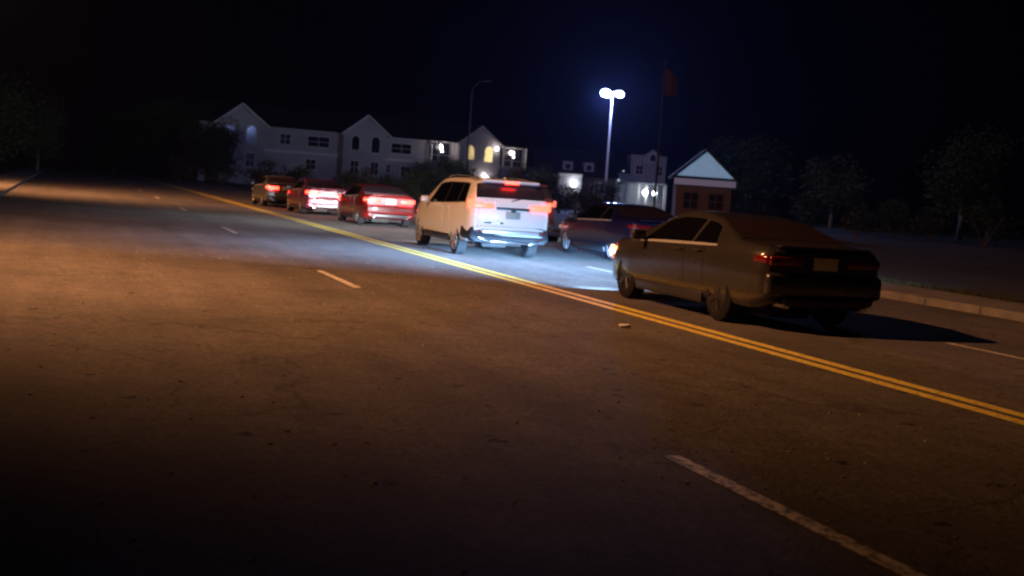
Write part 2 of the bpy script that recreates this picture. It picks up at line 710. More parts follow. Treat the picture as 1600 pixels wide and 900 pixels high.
def add_wheel(root, x, y, r, wdt, rim_m, spokes=5, steer=0.0):
    sd = 1 if y > 0 else -1
    bm = B()
    h = wdt / 2
    prof = [(r * 0.66, -h * 0.85), (r * 0.72, -h), (r * 0.86, -h), (r * 0.985, -h * 0.82), (r, -h * 0.5), (r, -h * 0.3), (r * 0.985, -h * 0.26), (r, -h * 0.2),
            (r, h * 0.2), (r * 0.985, h * 0.26), (r, h * 0.3), (r, h * 0.5), (r * 0.985, h * 0.82), (r * 0.86, h), (r * 0.72, h), (r * 0.66, h * 0.85)]
    lathe_y(bm, prof)
    o = link('wheel', bm, M_rubber, root, smooth=35)
    o.location = (x, y - sd * wdt / 2, r)
    o.rotation_euler = (0, random.uniform(0, 3), steer)
    bm = B()
    rr = r * 0.7
    # barrel and dish
    lathe_y(bm, [(rr * 0.985, sd * h * 0.90), (rr * 0.985, sd * h * 1.03), (rr * 0.90, sd * h * 0.99), (rr * 0.90, sd * h * 0.80)], n=32)
    for k in range(spokes):
        a = 2 * PI * k / spokes
        for da in (-0.11, 0.11):
            rot = Matrix.Rotation(-(a + da), 4, 'Y')
            vs = box(bm, (0, 0, 0), (rr * 0.86, 0.03, 0.045), bev=0.006, seg=1)
            for v in vs:
                v.co = rot @ (v.co + Vector((rr * 0.47, sd * h * 0.9, 0)))
    lathe_y(bm, [(rr * 0.2, sd * h * 0.8), (rr * 0.2, sd * h * 1.02), (rr * 0.12, sd * h * 1.06)], n=16)
    q = link('rim', bm, rim_m, o, smooth=35)
    bm = B()
    lathe_y(bm, [(rr * 0.97, sd * h * 0.90), (rr * 0.90, sd * h * 0.70), (rr * 0.62, sd * h * 0.45), (rr * 0.60, sd * h * 0.55), (0.02, sd * h * 0.56)], n=32)
    link('brake_disc', bm, M_arch, o, smooth=35)
    return o


SUV = dict(H=1.79, rw=0.74, hwmax=0.99,
           top=[(-2.55, 1.25), (-2.51, 1.32), (-2.30, 1.68), (-2.18, 1.735), (-1.6, 1.78), (-0.3, 1.79), (0.35, 1.755), (0.62, 1.69), (1.42, 1.2), (1.5, 1.17), (2.15, 1.1), (2.4, 1.0), (2.52, 0.84), (2.55, 0.74)],
           belt=[(-2.55, 1.19), (-2.3, 1.21), (-1.4, 1.17), (0.0, 1.12), (1.4, 1.08), (2.2, 0.98), (2.55, 0.62)],
           hw=[(-2.55, 0.87), (-2.50, 0.92), (-2.35, 0.955), (-1.4, 0.99), (1.5, 0.985), (2.1, 0.95), (2.38, 0.87), (2.52, 0.74), (2.55, 0.68)],
           low=[(-2.55, 0.52), (-2.2, 0.34), (2.2, 0.3), (2.55, 0.36)],
           dense=[(-2.55, -2.1), (0.3, 0.7), (1.3, 1.6), (2.35, 2.55)], axles=(-1.44, 1.62), wr=0.37,
           ws=(0.64, 1.38), rwin=(-2.49, -2.27), side=[(-2.02, -1.50), (-1.42, -0.48), (-0.40, 0.95)])
SED = dict(H=1.42, rw=0.60, hwmax=0.93,
           top=[(-2.45, 0.98), (-2.38, 1.05), (-1.85, 1.08), (-1.72, 1.09), (-0.92, 1.35), (-0.4, 1.41), (0.15, 1.415), (0.5, 1.34), (1.28, 1.0), (1.38, 0.97), (2.1, 0.88), (2.32, 0.78), (2.42, 0.66), (2.45, 0.58)],
           belt=[(-2.45, 0.92), (-1.7, 0.99), (-0.5, 0.95), (1.2, 0.90), (2.1, 0.8), (2.45, 0.5)],
           hw=[(-2.45, 0.78), (-2.38, 0.86), (-2.2, 0.9), (-1.4, 0.93), (1.4, 0.93), (2.0, 0.89), (2.3, 0.79), (2.42, 0.66), (2.45, 0.6)],
           low=[(-2.45, 0.36), (-2.1, 0.24), (2.2, 0.2), (2.45, 0.24)],
           dense=[(-2.45, -2.2), (-1.9, -0.8), (0.3, 0.6), (1.2, 1.5), (2.25, 2.45)], axles=(-1.42, 1.50), wr=0.345,
           ws=(0.52, 1.24), rwin=(-1.66, -0.95), side=[(-1.28, -0.62), (-0.54, 0.98)])

M_red_on = glow('brake_lamp_lit', (1.0, 0.022, 0.012), 22, (0.5, 0.02, 0.02))
M_red_dim = glow('tail_lamp_lit', (1.0, 0.03, 0.02), 5, (0.5, 0.02, 0.02))
M_red_off = mat('tail_lamp_lens', (0.14, 0.008, 0.008), 0.12, coat=0.6, var=0.1)
M_hl_on = glow('headlamp_lit', (0.85, 0.93, 1.0), 40, (0.8, 0.8, 0.8))
M_hl_off = mat('headlamp_lens', (0.5, 0.52, 0.55), 0.08, coat=0.6, var=0.1)
M_hl_warm = glow('headlamp_warm_lit', (1.0, 0.74, 0.52), 9, (0.8, 0.8, 0.8))
M_salmon = glow('tail_lamp_painted_glow', (1.0, 0.20, 0.13), 0.9, (0.5, 0.1, 0.08))  # dim salmon emission stands in for brake light caught on the lens
M_amber = glow('amber_marker_lit', (1.0, 0.42, 0.12), 7, (0.6, 0.3, 0.05))
M_pink = glow('side_marker_lit', (1.0, 0.30, 0.22), 1.3, (0.6, 0.1, 0.05))


def make_car(name, spec, paint, s, p, label, group=None, rz=0.0, lamps='off', head='off', rim=M_alloy, kind='suv', cladding=None, cat='car', spokes=5, doors=True):
    """s, p: road coordinates of the middle of the car"""
    root = empty(name, W(s, p), HEAD + rz, label, cat, group)
    lf = Loft(spec)
    H = spec['H']
    hw = spec['hwmax']
    x0, x1 = lf.x0, lf.x1
    o = link('body', lf.body(), [paint, M_arch], root)
    rr = spec['wr']
    cut_arches(o, spec['axles'], rr * 1.2, hw, 1)
    # glass
    link('windshield', lf.patch(spec['ws'][0], spec['ws'][1], 7.0, 9, centre=True, nt=16), M_glass, root, smooth=40)
    link('rear_window', lf.patch(spec['rwin'][0], spec['rwin'][1], 6.25 if kind == 'suv' else 6.9, 9, centre=True, nt=20, off=0.006), M_rglass, root, smooth=40)
    for sd in (1, -1):
        a, b_ = spec['side'][0][0], spec['side'][-1][1]
        link('window_surround', lf.patch(a - 0.03, b_ + 0.04, 5.06, 5.92, sd, xt0=a + 0.16, xt1=b_ - 0.40, off=0.003, nx=24), M_black, root, smooth=40)
        if kind != 'suv':
            link('window_glint_trim', lf.patch(a - 0.03, b_ + 0.06, 4.97, 5.11, sd, off=0.010, nx=24, nt=2), MATS['silver_paint'], root, smooth=40)  # pale strip added to give glints along the side windows
        for i, (a, b_) in enumerate(spec['side']):
            sl = 0.06
            first = i == 0
            xt0 = a + (0.20 if first else 0.02)
            last = i == len(spec['side']) - 1
            xt1 = b_ - (0.42 if last else 0.0)
            link('side_window', lf.patch(a, b_, 5.12, 5.86, sd, xt0=xt0, xt1=xt1, off=0.008), M_glass, root, smooth=40)
    # doors and handles
    ax = spec['axles']
    ds = [(ax[0] + rr * 1.25, -0.44), (-0.42, ax[1] - rr * 1.45)]
    for sd in (1, -1):
        for a, b_ in ds:
            d = link('door', lf.patch(a, b_, 3.05, 4.98, sd, off=0.0035, nx=8, nt=6), paint, root, smooth=40)
            bm = B()
            pz = lf.S(a + 0.16, 4.72, sd)
            box(bm, (a + 0.16, pz.y + sd * 0.022, pz.z), (0.2, 0.03, 0.028), bev=0.01)
            link('door_handle', bm, paint if kind == 'suv' else M_black, d, smooth=40)
        # mirror
        bm = B()
        mx = spec['side'][-1][1] - 0.12
        pz = lf.S(mx, 5.1, sd)
        box(bm, (mx, pz.y + sd * 0.14, pz.z + 0.07), (0.11, 0.22, 0.15), bev=0.04, seg=3)
        tube(bm, [(mx, pz.y - sd * 0.02, pz.z - 0.01), (mx, pz.y + sd * 0.08, pz.z + 0.03)], 0.025, 8)
        mo = link('side_mirror', bm, paint if kind == 'suv' else M_black, root, smooth=40)
    # wheels
    for a in ax:
        for sd in (1, -1):
            add_wheel(root, a, sd * (hw - 0.02), rr, 0.235, rim, spokes)
    # sill cladding
    cl = cladding or M_black
    for sd in (1, -1):
        bm = B()
        a0, a1 = ax[0] + rr * 1.2, ax[1] - rr * 1.2
        zl = lin(spec['low'], 0)
        box(bm, ((a0 + a1) / 2, sd * (hw - 0.07), zl + 0.05), (a1 - a0, 0.13, 0.16), bev=0.03)
        link('sill', bm, cl, root, smooth=40)
    bm = B()
    box(bm, (0.1, 0, lin(spec['low'], 0) + 0.02), (3.6, 1.2, 0.16), bev=0.03)
    box(bm, (x0 + 0.55, 0.25, lin(spec['low'], 0) + 0.0), (0.5, 0.6, 0.16), bev=0.05)
    link('underbody', bm, M_arch, root)
    # front end
    zf = lin(spec['top'], x1 - 0.12)
    bm = B()
    box(bm, (x1 - 0.03, 0, spec['low'][-1][1] + 0.16), (0.16, 1.25, 0.2), bev=0.06, seg=3)
    link('front_bumper', bm, M_black, root, smooth=40)
    bm = B()
    gz = zf - (0.16 if kind == 'suv' else 0.14)
    box(bm, (x1 - 0.02, 0, gz), (0.07, 0.95, 0.2), bev=0.03)
    for k in range(4):
        box(bm, (x1 + 0.018, 0, gz - 0.07 + k * 0.045), (0.02, 0.9, 0.012))
    link('grille', bm, M_black, root, smooth=40)
    for sd in (1, -1):
        bm = B()
        hz = zf - 0.10
        box(bm, (x1 - 0.17, sd * 0.66, hz), (0.34, 0.30, 0.12), Matrix.Rotation(sd * -0.62, 4, 'Z'), bev=0.04, seg=3)
        link('headlight', bm, {'on': M_hl_on, 'warm': M_hl_warm, 'off': M_hl_off}[head], root, smooth=40)
    # rear end
    if kind == 'suv':
        bm = B()   # tailgate skin
        box(bm, (x0 - 0.012, 0, 0.93), (0.03, 1.56, 0.56), bev=0.012)
        box(bm, (x0 + 0.0, 0, 1.235), (0.05, 1.40, 0.05), bev=0.02)
        link('tailgate', bm, paint, root, smooth=40)
        bm = B()   # spoiler over the window
        box(bm, (x0 + 0.28, 0, 1.745), (0.36, 1.34, 0.045), Matrix.Rotation(R(-6), 4, 'Y'), bev=0.02, seg=3)
        link('spoiler', bm, paint, root, smooth=40)
        bm = B()
        box(bm, (x0 + 0.10, 0, 1.70), (0.04, 0.33, 0.05), bev=0.015)
        link('high_brake_light', bm, M_red_on if lamps == 'brake' else M_red_off, root, smooth=40)
        tz = 1.17
        for sd in (1, -1):
            bm = B()
            box(bm, (x0 - 0.015, sd * 0.66, tz), (0.07, 0.46, 0.13), bev=0.035, seg=3)
            box(bm, (x0 + 0.12, sd * 0.90, tz + 0.03), (0.32, 0.09, 0.2), Matrix.Rotation(sd * 0.13, 4, 'Z'), bev=0.04, seg=3)
            link('tail_light', bm, {'brake': M_red_on, 'dim': M_salmon, 'off': M_red_off}[lamps], root, smooth=40)
        bm = B()   # dark band with the handle and the number plate recess
        box(bm, (x0 - 0.035, -0.03, 1.13), (0.03, 0.80, 0.055), bev=0.012)
        box(bm, (x0 - 0.045, -0.03, 1.085), (0.03, 0.11, 0.07), bev=0.02)
        link('tailgate_handle_bar', bm, M_black, root, smooth=40)
        bm = B()
        box(bm, (x0 - 0.032, -0.03, 0.985), (0.02, 0.34, 0.16), bev=0.008)
        link('number_plate', bm, M_plate_g, root, smooth=40)
        bm = B()
        box(bm, (x0 - 0.03, 0.55, 0.80), (0.012, 0.17, 0.03), bev=0.004)
        link('model_badge', bm, M_black, root, smooth=40)
        bm = B()
        box(bm, (x0 - 0.03, 0.26, 0.80), (0.012, 0.16, 0.04), bev=0.004)
        link('chrome_badge', bm, M_chrome, root, smooth=40)
        # bumper: dark upper lip, painted centre, lower guard
        bm = B()
        pts = [(-0.97, 0.70), (-0.80, 0.73), (0.80, 0.73), (0.97, 0.70), (1.0, 0.45), (0.86, 0.36), (-0.86, 0.36), (-1.0, 0.45)]
        vs0 = []
        a = [bm.verts.new((x0 + (0.02 if abs(y) > 0.9 else -0.05), y * 0.93, z)) for y, z in pts]
        b_ = [bm.verts.new((x0 + (0.62 if abs(y) > 0.9 else 0.4), y * (1.0), z)) for y, z in pts]
        bm.faces.new(a)
        bm.faces.new(b_[::-1])
        for i in range(8):
            bm.faces.new((a[i], a[(i + 1) % 8], b_[(i + 1) % 8], b_[i]))
        bmesh.ops.bevel(bm, geom=list(bm.edges), offset=0.02, segments=2, affect='EDGES')
        rb = link('rear_bumper', bm, MATS['suv_cladding'], root, smooth=40)
        bm = B()
        box(bm, (x0 - 0.06, 0.0, 0.60), (0.05, 1.34, 0.09), bev=0.02)
        link('bumper_step', bm, MATS['silver_paint'], rb, smooth=40)
        bm = B()
        box(bm, (x0 - 0.05, 0.0, 0.385), (0.07, 0.95, 0.07), bev=0.03, seg=3)
        for sd in (1, -1):
            box(bm, (x0 - 0.045, sd * 0.60, 0.41), (0.06, 0.36, 0.05), Matrix.Rotation(R(sd * 20), 4, 'X'), bev=0.02, seg=3)
        link('skid_guard', bm, M_chrome, rb, smooth=40)
        for sd in (1, -1):
            bm = B()
            box(bm, (x0 - 0.05, sd * 0.76, 0.61), (0.02, 0.13, 0.04), bev=0.01)
            link('reflector', bm, M_red_off, rb, smooth=40)
        for sd in (1, -1):
            bm = B()
            tube(bm, [(x0 + 0.5, sd * 0.62, lf.S(x0 + 0.5, 7.2).z + 0.03), (x0 + 0.9, sd * 0.63, 1.815), (-0.3, sd * 0.63, 1.835), (0.3, sd * 0.62, 1.80), (0.42, sd * 0.62, 1.76)], 0.017, 8)
            link('roof_rail', bm, M_chrome, root, smooth=40)
        bm = B()
        box(bm, (x0 + 0.62, 0, 1.80), (0.16, 0.05, 0.07), bev=0.02, taper=(0.3, 0.5))
        link('roof_antenna', bm, paint, root, smooth=40)
        bm = B()
        tube(bm, [(x0 + 0.02, 0.0, 1.30), (x0 + 0.10, -0.45, 1.42)], 0.011, 6)
        link('wiper', bm, M_black, root, smooth=40)
    else:
        m_t = {'brake': M_red_on, 'dim': M_red_dim, 'off': M_red_off}[lamps]
        for sd in (1, -1):
            bm = B()
            box(bm, (x0 + 0.0, sd * 0.56, 0.87), (0.08, 0.46, 0.13), bev=0.035, seg=3)
            box(bm, (x0 + 0.12, sd * 0.815, 0.88), (0.24, 0.08, 0.11), Matrix.Rotation(sd * 0.3, 4, 'Z'), bev=0.03, seg=3)
            link('tail_light', bm, m_t, root, smooth=40)
        bm = B()
        box(bm, (x0 - 0.01, 0, 0.58), (0.16, 1.66, 0.30), bev=0.07, seg=3)
        rb = link('rear_bumper', bm, paint, root, smooth=40)
        bm = B()
        box(bm, (x0 - 0.06, 0, 0.38), (0.10, 1.2, 0.12), bev=0.03)
        link('diffuser', bm, M_black, rb, smooth=40)
        for sd in (1, -1):
            bm = B()
            tube(bm, [(x0 + 0.2, sd * 0.56, 0.34), (x0 - 0.1, sd * 0.56, 0.34)], 0.05, 12)
            link('exhaust_tip', bm, M_chrome, rb, smooth=40)
        bm = B()
        box(bm, (x0 - 0.02, 0, 0.86), (0.04, 0.34, 0.16), bev=0.006)
        link('number_plate', bm, M_plate, root, smooth=40)
        bm = B()
        box(bm, (x0 + 0.05, 0, 1.055), (0.14, 1.3, 0.025), bev=0.01)
        link('boot_lip', bm, paint, root, smooth=40)
    return root


def beam(root, x, y, z, power, col, above=0.021, lift=0.0, spread=0.75, rad=0.06):
    """a dipped beam: level spot whose pattern is strong just below the horizon and weak above it"""
    ld = bpy.data.lights.new('headlight_beam', 'SPOT')
    ld.energy = power
    ld.color = col
    ld.spot_size = R(140)
    ld.spot_blend = 0.3
    ld.shadow_soft_size = rad
    ld.use_nodes = True
    t = ld.node_tree
    t.nodes.clear()
    L = t.links.new
    out = t.nodes.new('ShaderNodeOutputLight')
    em = t.nodes.new('ShaderNodeEmission')
    L(em.outputs[0], out.inputs[0])
    tc = t.nodes.new('ShaderNodeTexCoord')
    sp = t.nodes.new('ShaderNodeSeparateXYZ')
    L(tc.outputs['Normal'], sp.inputs[0])

    def curve(src, pts):
        fc = t.nodes.new('ShaderNodeFloatCurve')
        c = fc.mapping.curves[0]
        c.points[0].location = pts[0]
        c.points[1].location = pts[-1]
        for p in pts[1:-1]:
            c.points.new(*p)
        for p in c.points:
            p.handle_type = 'VECTOR'
        fc.mapping.update()
        L(src, fc.inputs['Value'])
        return fc.outputs[0]
    # elevation (sine) mapped to 0..1 with the horizon at 0.5
    mr = t.nodes.new('ShaderNodeMapRange')
    mr.inputs['From Min'].default_value = -0.5 + lift
    mr.inputs['From Max'].default_value = 0.5 + lift
    L(sp.outputs['Y'], mr.inputs['Value'])
    ve = curve(mr.outputs[0], [(0, 0.01), (0.2, 0.03), (0.32, 0.12), (0.37, 0.38), (0.41, 0.8), (0.432, 1.0), (0.455, 0.42), (0.474, 0.06), (0.50, above), (0.7, above * 0.4), (1, 0.0)])
    ab = t.nodes.new('ShaderNodeMath')
    ab.operation = 'ABSOLUTE'
    L(sp.outputs['X'], ab.inputs[0])
    ho = curve(ab.outputs[0], [(0, 1.0), (spread * 0.35, 0.95), (spread * 0.7, 0.35), (spread, 0.08), (1, 0.0)])
    mu = t.nodes.new('ShaderNodeMath')
    mu.operation = 'MULTIPLY'
    L(ve, mu.inputs[0])
    L(ho, mu.inputs[1])
    L(mu.outputs[0], em.inputs['Strength'])
    o = bpy.data.objects.new('headlight_beam', ld)
    COL.objects.link(o)
    o.parent = root
    o.location = (x, y, z)
    o.rotation_euler = (R(90), 0, R(-90))      # looks along +x of the car, its own y is up
    return o


P_white = mat('white_car_paint', (0.72, 0.72, 0.71), 0.38, coat=0.7, var=0.03, scale=1.5)
P_red = mat('red_car_paint', (0.17, 0.004, 0.004), 0.35, coat=0.8, var=0.08, scale=1.5)
P_dark = mat('dark_olive_car_paint', (0.036, 0.034, 0.034), 0.26, metal=0.3, coat=0.6, var=0.1, scale=1.5)
P_blue = mat('dark_blue_car_paint', (0.004, 0.005, 0.03), 0.35, coat=0.6, var=0.1, scale=1.5)
P_maroon = mat('maroon_car_paint', (0.10, 0.022, 0.02), 0.4, coat=0.6, var=0.1, scale=1.5)
P_plum = mat('plum_car_paint', (0.12, 0.02, 0.05), 0.35, coat=0.6, var=0.1, scale=1.5)
P_grey = mat('grey_car_paint', (0.13, 0.13, 0.14), 0.35, metal=0.4, coat=0.6, var=0.1, scale=1.5)
mat('suv_cladding', (0.014, 0.016, 0.022), 0.6, spec=0.25, var=0.15, scale=8)
mat('silver_paint', (0.55, 0.57, 0.6), 0.3, metal=0.5, var=0.08, scale=4)

suv = make_car('suv', SUV, P_white, 27.05 + 2.55, 9.42, 'white suv braking in the far lane, its brake lights lit',
               lamps='brake', rim=M_alloy, kind='suv', cat='suv')
red = make_car('car', SED, P_red, 41.7 + 2.45, 10.25, 'bright red car with glowing tail lights stopped ahead of the white suv', 'cars queueing in the far lanes', lamps='brake', kind='sedan')
q1 = make_car('car', SED, P_plum, 49.6 + 2.45, 9.7, 'plum coloured car directly ahead of the bright red car in the queue', 'cars queueing in the far lanes', lamps='brake', kind='sedan')
q2 = make_car('car', SED, P_grey, 57.4 + 2.45, 9.3, 'grey car farthest up the queue with its tail lights on', 'cars queueing in the far lanes', lamps='brake', kind='sedan')
drk = make_car('car', SED, P_dark, 16.85, 9.32, 'dark olive car with black wheels and lit headlights following behind the white suv', 'cars queueing in the far lanes', lamps='off', head='warm', rim=M_alloy_d, kind='sedan')
blu = make_car('car', SED, P_blue, 29.95, 13.45, 'dark blue car with bright silver wheels beside the kerb', 'cars standing along the far kerb', lamps='off', rim=M_alloy, kind='sedan')
mar = make_car('suv', SUV, P_maroon, 38.9, 13.15, 'maroon suv mostly hidden behind the white suv beside the kerb', 'cars standing along the far kerb', lamps='dim', kind='suv', cat='suv')
drk.scale = (1.04, 1.04, 1.04)
# amber / red marker on the dark car's front corner
for sd in (1, -1):
    bm = B()
    box(bm, (2.24, sd * 0.80, 0.60), (0.20, 0.05, 0.09), Matrix.Rotation(sd * -0.35, 4, 'Z'), bev=0.02)
    link('side_marker', bm, M_pink, drk, smooth=40)
    bm = B()
    box(bm, (2.13, sd * 0.86, 0.73), (0.14, 0.05, 0.08), Matrix.Rotation(sd * -0.25, 4, 'Z'), bev=0.02)
    link('corner_light', bm, M_amber, drk, smooth=40)
for sd in (1, -1):
    beam(drk, 2.53, sd * 0.66, 0.66, P_BEAM, (0.30, 0.58, 1.0))
    beam(suv, 2.64, sd * 0.66, 0.85, P_BEAM * 0.26, (0.85, 0.93, 1.0), above=0.6)
    beam(red, 2.53, sd * 0.62, 0.68, P_BEAM * 0.08, (1.0, 0.85, 0.8), above=0.15)

# ------------------------------------------------------------------ lamps
M_flood = glow('flood_lamp_lit', (0.55, 0.80, 1.0), 60, (0.8, 0.8, 0.8))
M_sodium = glow('sodium_lamp_lit', (1.0, 0.55, 0.2), 40, (0.8, 0.8, 0.8))


def light(name, kind, loc, power, col, parent=None, rad=0.1, size=None, blend=0.5, aim=None):
    ld = bpy.data.lights.new(name, kind)
    ld.energy = power
    ld.color = col
    ld.shadow_soft_size = rad
    if size:
        ld.spot_size = R(size)
        ld.spot_blend = blend
    o = bpy.data.objects.new(name, ld)
    COL.objects.link(o)
    o.location = loc
    if parent:
        o.parent = parent
    if aim:
        o.rotation_euler = Vector(aim).to_track_quat('-Z', 'Y').to_euler()
    return o


def flood_pole(x, y, top, label, group, power):
    root = empty('floodlight_pole', (x, y, 0), R(4), label, 'floodlight', group)
    bm = B()
    tube(bm, [(0, 0, 0.55), (0, 0, top * 0.5), (0, 0, top)], [0.11, 0.09, 0.065], 12)
    link('pole', bm, M_steel, root, smooth=50)
    bm = B()
    tube(bm, [(0, 0, 0), (0, 0, 0.6)], [0.28, 0.28], 20)
    link('concrete_base', bm, M_conc, root, smooth=50)
    bm = B()
    tube(bm, [(-0.42, 0, top - 0.05), (0.42, 0, top - 0.05)], 0.035, 8)
    link('cross_arm', bm, M_steel, root, smooth=50)
    for sd, sc in ((-1, 1.15), (1, 0.95)):
        hd = B()
        rot = Matrix.Rotation(R(38), 4, 'X')
        box(hd, (sd * 0.56, 0.02, top - 0.02), (0.62 * sc, 0.5, 0.16), rot, bev=0.05)
        h = link('lamp_head', hd, M_steel, root, smooth=40)
        bm = B()
        vs = bmesh.ops.create_uvsphere(bm, u_segments=20, v_segments=12, radius=0.34 * sc)['verts']
        for v in vs:
            v.co = Vector((v.co.x * 1.05, v.co.y, v.co.z * 0.62))
            v.co = rot @ v.co + Vector((sd * 0.56, -0.10, top - 0.16))
        link('lens', bm, M_flood, h, smooth=60)
        light('lamp_glow', 'POINT', (sd * 0.6, -0.62, top - 0.55), power, (0.32, 0.42, 1.0), root, rad=0.25)
    return root


flood = flood_pole(7.05, 105, 9.95, 'tall pole with two white floodlights glowing above the parking lot', None, P_FLOOD)


def street_lamp(s, p, power, label, toward=1, lit=True, col=(1.0, 0.41, 0.155), group='sodium street lamps on the near side'):
    root = empty('street_lamp', W(s, p, 0.12), HEAD - PI / 2 if toward > 0 else HEAD + PI / 2, label, 'street lamp', group)
    bm = B()
    tube(bm, [(0, 0, 0), (0, 0, 4.5), (0, 0, 10.1)], [0.11, 0.09, 0.065], 12)
    link('pole', bm, M_steel, root, smooth=50)
    bm = B()
    tube(bm, [(0, 0, 9.8), (0.5, 0, 10.25), (1.4, 0, 10.5), (2.3, 0, 10.55)], 0.035, 8)
    link('arm', bm, M_steel, root, smooth=50)
    bm = B()
    box(bm, (2.6, 0, 10.58), (0.75, 0.32, 0.14), bev=0.05, seg=3)
    h = link('lamp_head', bm, M_steel, root, smooth=40)
    bm = B()
    box(bm, (2.6, 0, 10.49), (0.5, 0.24, 0.06), bev=0.025)
    link('lens', bm, M_sodium if lit else M_win, h, smooth=40)
    if lit:
        light('lamp_glow', 'SPOT', (2.6, 0, 10.35), power, col, root, rad=0.22, size=140, blend=0.85, aim=(1.25, 0.45, -1.0))
    return root


street_lamp(19.0, -7.6, P_SODIUM, 'sodium street lamp on the near verge, nearest to the camera')
street_lamp(60.0, -7.6, P_SODIUM, 'added sodium street lamp on the near verge, further up the road')  # unseen second lamp, added to light the road farther up

# unlit lamp with a curved arm, black against the sky
root = empty('unlit_lamp_post', (-4.9, 118, 0), 0, 'thin unlit lamp post with a curved arm rising behind the apartment roof line', 'street lamp')
bm = B()
tube(bm, [(0, 0, 0), (0, 0, 6), (0, 0, 10.2)], [0.10, 0.08, 0.06], 8)
link('pole', bm, M_darksteel, root, smooth=50)
bm = B()
tube(bm, [(0, 0, 10.1), (0.25, 0, 10.7), (0.7, 0, 11.05), (1.2, 0, 11.15)], 0.04, 8)
a_ = link('arm', bm, M_darksteel, root, smooth=50)
bm = B()
box(bm, (1.4, 0, 11.14), (0.6, 0.28, 0.12), bev=0.05)
link('lamp_head', bm, M_darksteel, a_, smooth=40)

# flag pole
root = empty('flagpole', (9.55, 90, 0), 0, 'tall thin flagpole with a dim red flag at its top', 'flagpole')
bm = B()
tube(bm, [(0, 0, 0), (0, 0, 5.5), (0, 0, 11.1)], [0.10, 0.075, 0.045], 10)
link('pole', bm, M_darksteel, root, smooth=50)
bm = B()
bmesh.ops.create_uvsphere(bm, u_segments=12, v_segments=8, radius=0.08, matrix=Matrix.Translation((0, 0, 11.15)))
link('finial', bm, M_darksteel, root, smooth=50)
bm = B()
bmesh.ops.create_uvsphere(bm, u_segments=12, v_segments=8, radius=0.10, matrix=Matrix.Translation((0, 0, 8.95)))
link('pulley', bm, M_darksteel, root, smooth=50)
bm = B()
NX, NZ = 14, 12
gr = []
for j in range(NZ + 1):
    row = []
    for i in range(NX + 1):
        u, v = i / NX, j / NZ
        x = 0.06 + u * (0.95 - 0.25 * abs(v - 0.5))
        z = 8.75 + v * 1.9 * (1 - 0.28 * u) + 0.15 * u - 0.25 * u * u
        y = 0.10 * math.sin(u * 8 + v * 1.5) * u
        row.append(bm.verts.new((x, y, z)))
    gr.append(row)
for j in range(NZ):
    for i in range(NX):
        bm.faces.new((gr[j][i], gr[j][i + 1], gr[j + 1][i + 1], gr[j + 1][i]))
bmesh.ops.solidify(bm, geom=bm.faces[:], thickness=0.01)
link('flag', bm, M_flag, root, smooth=60)

# ------------------------------------------------------------------ buildings
M_winlit = glow('lit_window', (1.0, 0.80, 0.36), 1.15, (0.3, 0.25, 0.1), vary=0.45, scale=2.6)
M_winlit2 = glow('lit_window_dim', (1.0, 0.74, 0.30), 0.62, (0.3, 0.25, 0.1), vary=0.5, scale=3.1)
M_porch = glow('porch_lamp_lit', (1.0, 0.86, 0.84), 9, (0.8, 0.8, 0.8))
M_porchw = glow('wall_lamp_lit', (0.85, 0.92, 1.0), 30, (0.8, 0.8, 0.8))
M_gableglow = glow('gable_painted_glow', (0.30, 0.62, 1.0), 0.30, (0.3, 0.3, 0.3), vary=0.12)  # emission stands in for lamplight falling on the gable


def window(root, x, y, z, w, h, glass, arched=False, mull=True, trim=None):
    trim = trim or M_trim
    """front face at local y, looking towards -y"""
    def outline(w_, h_, zc):
        if not arched:
            return [(x - w_ / 2, zc - h_ / 2), (x + w_ / 2, zc - h_ / 2), (x + w_ / 2, zc + h_ / 2), (x - w_ / 2, zc + h_ / 2)]
        r = w_ / 2
        pts = [(x - r, zc - h_ / 2), (x + r, zc - h_ / 2)]
        zt = zc + h_ / 2 - r
        for k in range(9):
            a = PI * k / 8
            pts.append((x + r * math.cos(a), zt + r * math.sin(a)))
        return pts
    bm = B()
    poly_prism(bm, outline(w + 0.2, h + 0.2, z), y - 0.05, y + 0.06)
    f = link('window', bm, trim, root)
    bm = B()
    poly_prism(bm, outline(w, h, z), y - 0.062, y - 0.03)
    p = link('pane', bm, glass, f)
    if mull:
        bm = B()
        box(bm, (x, y - 0.075, z), (0.05, 0.03, h))
        box(bm, (x, y - 0.078, z), (w, 0.03, 0.05))
        link('muntins', bm, trim, f)
    return f


def porch_lamp(root, x, y, z, m=M_porch, r=0.18, power=40, col=(1, 0.85, 0.8)):
    bm = B()
    bmesh.ops.create_uvsphere(bm, u_segments=12, v_segments=8, radius=r, matrix=Matrix.Translation((x, y, z)))
    o = link('wall_lamp', bm, m, root, smooth=60)
    if power:
        light('lamp_glow', 'POINT', (x, y - 0.35, z), power, col, root, rad=0.1)
    return o


def gable_roof_x(bm, x0, x1, y0, y1, ze, zr, ov=0.35, th=0.16):
    """ridge along x"""
    ym = (y0 + y1) / 2
    sl = (zr - ze) / (ym - y0)
    for sg in (-1, 1):
        ya = y0 - ov if sg < 0 else y1 + ov
        za = ze - sl * ov
        a = [(x0 - ov, ya, za), (x1 + ov, ya, za), (x1 + ov, ym, zr), (x0 - ov, ym, zr)]
        lo = [bm.verts.new(p) for p in a]
        hi = [bm.verts.new((p[0], p[1], p[2] + th)) for p in a]
        bm.faces.new(lo)
        bm.faces.new(hi[::-1])
        for i in range(4):
            bm.faces.new((lo[i], lo[(i + 1) % 4], hi[(i + 1) % 4], hi[i]))


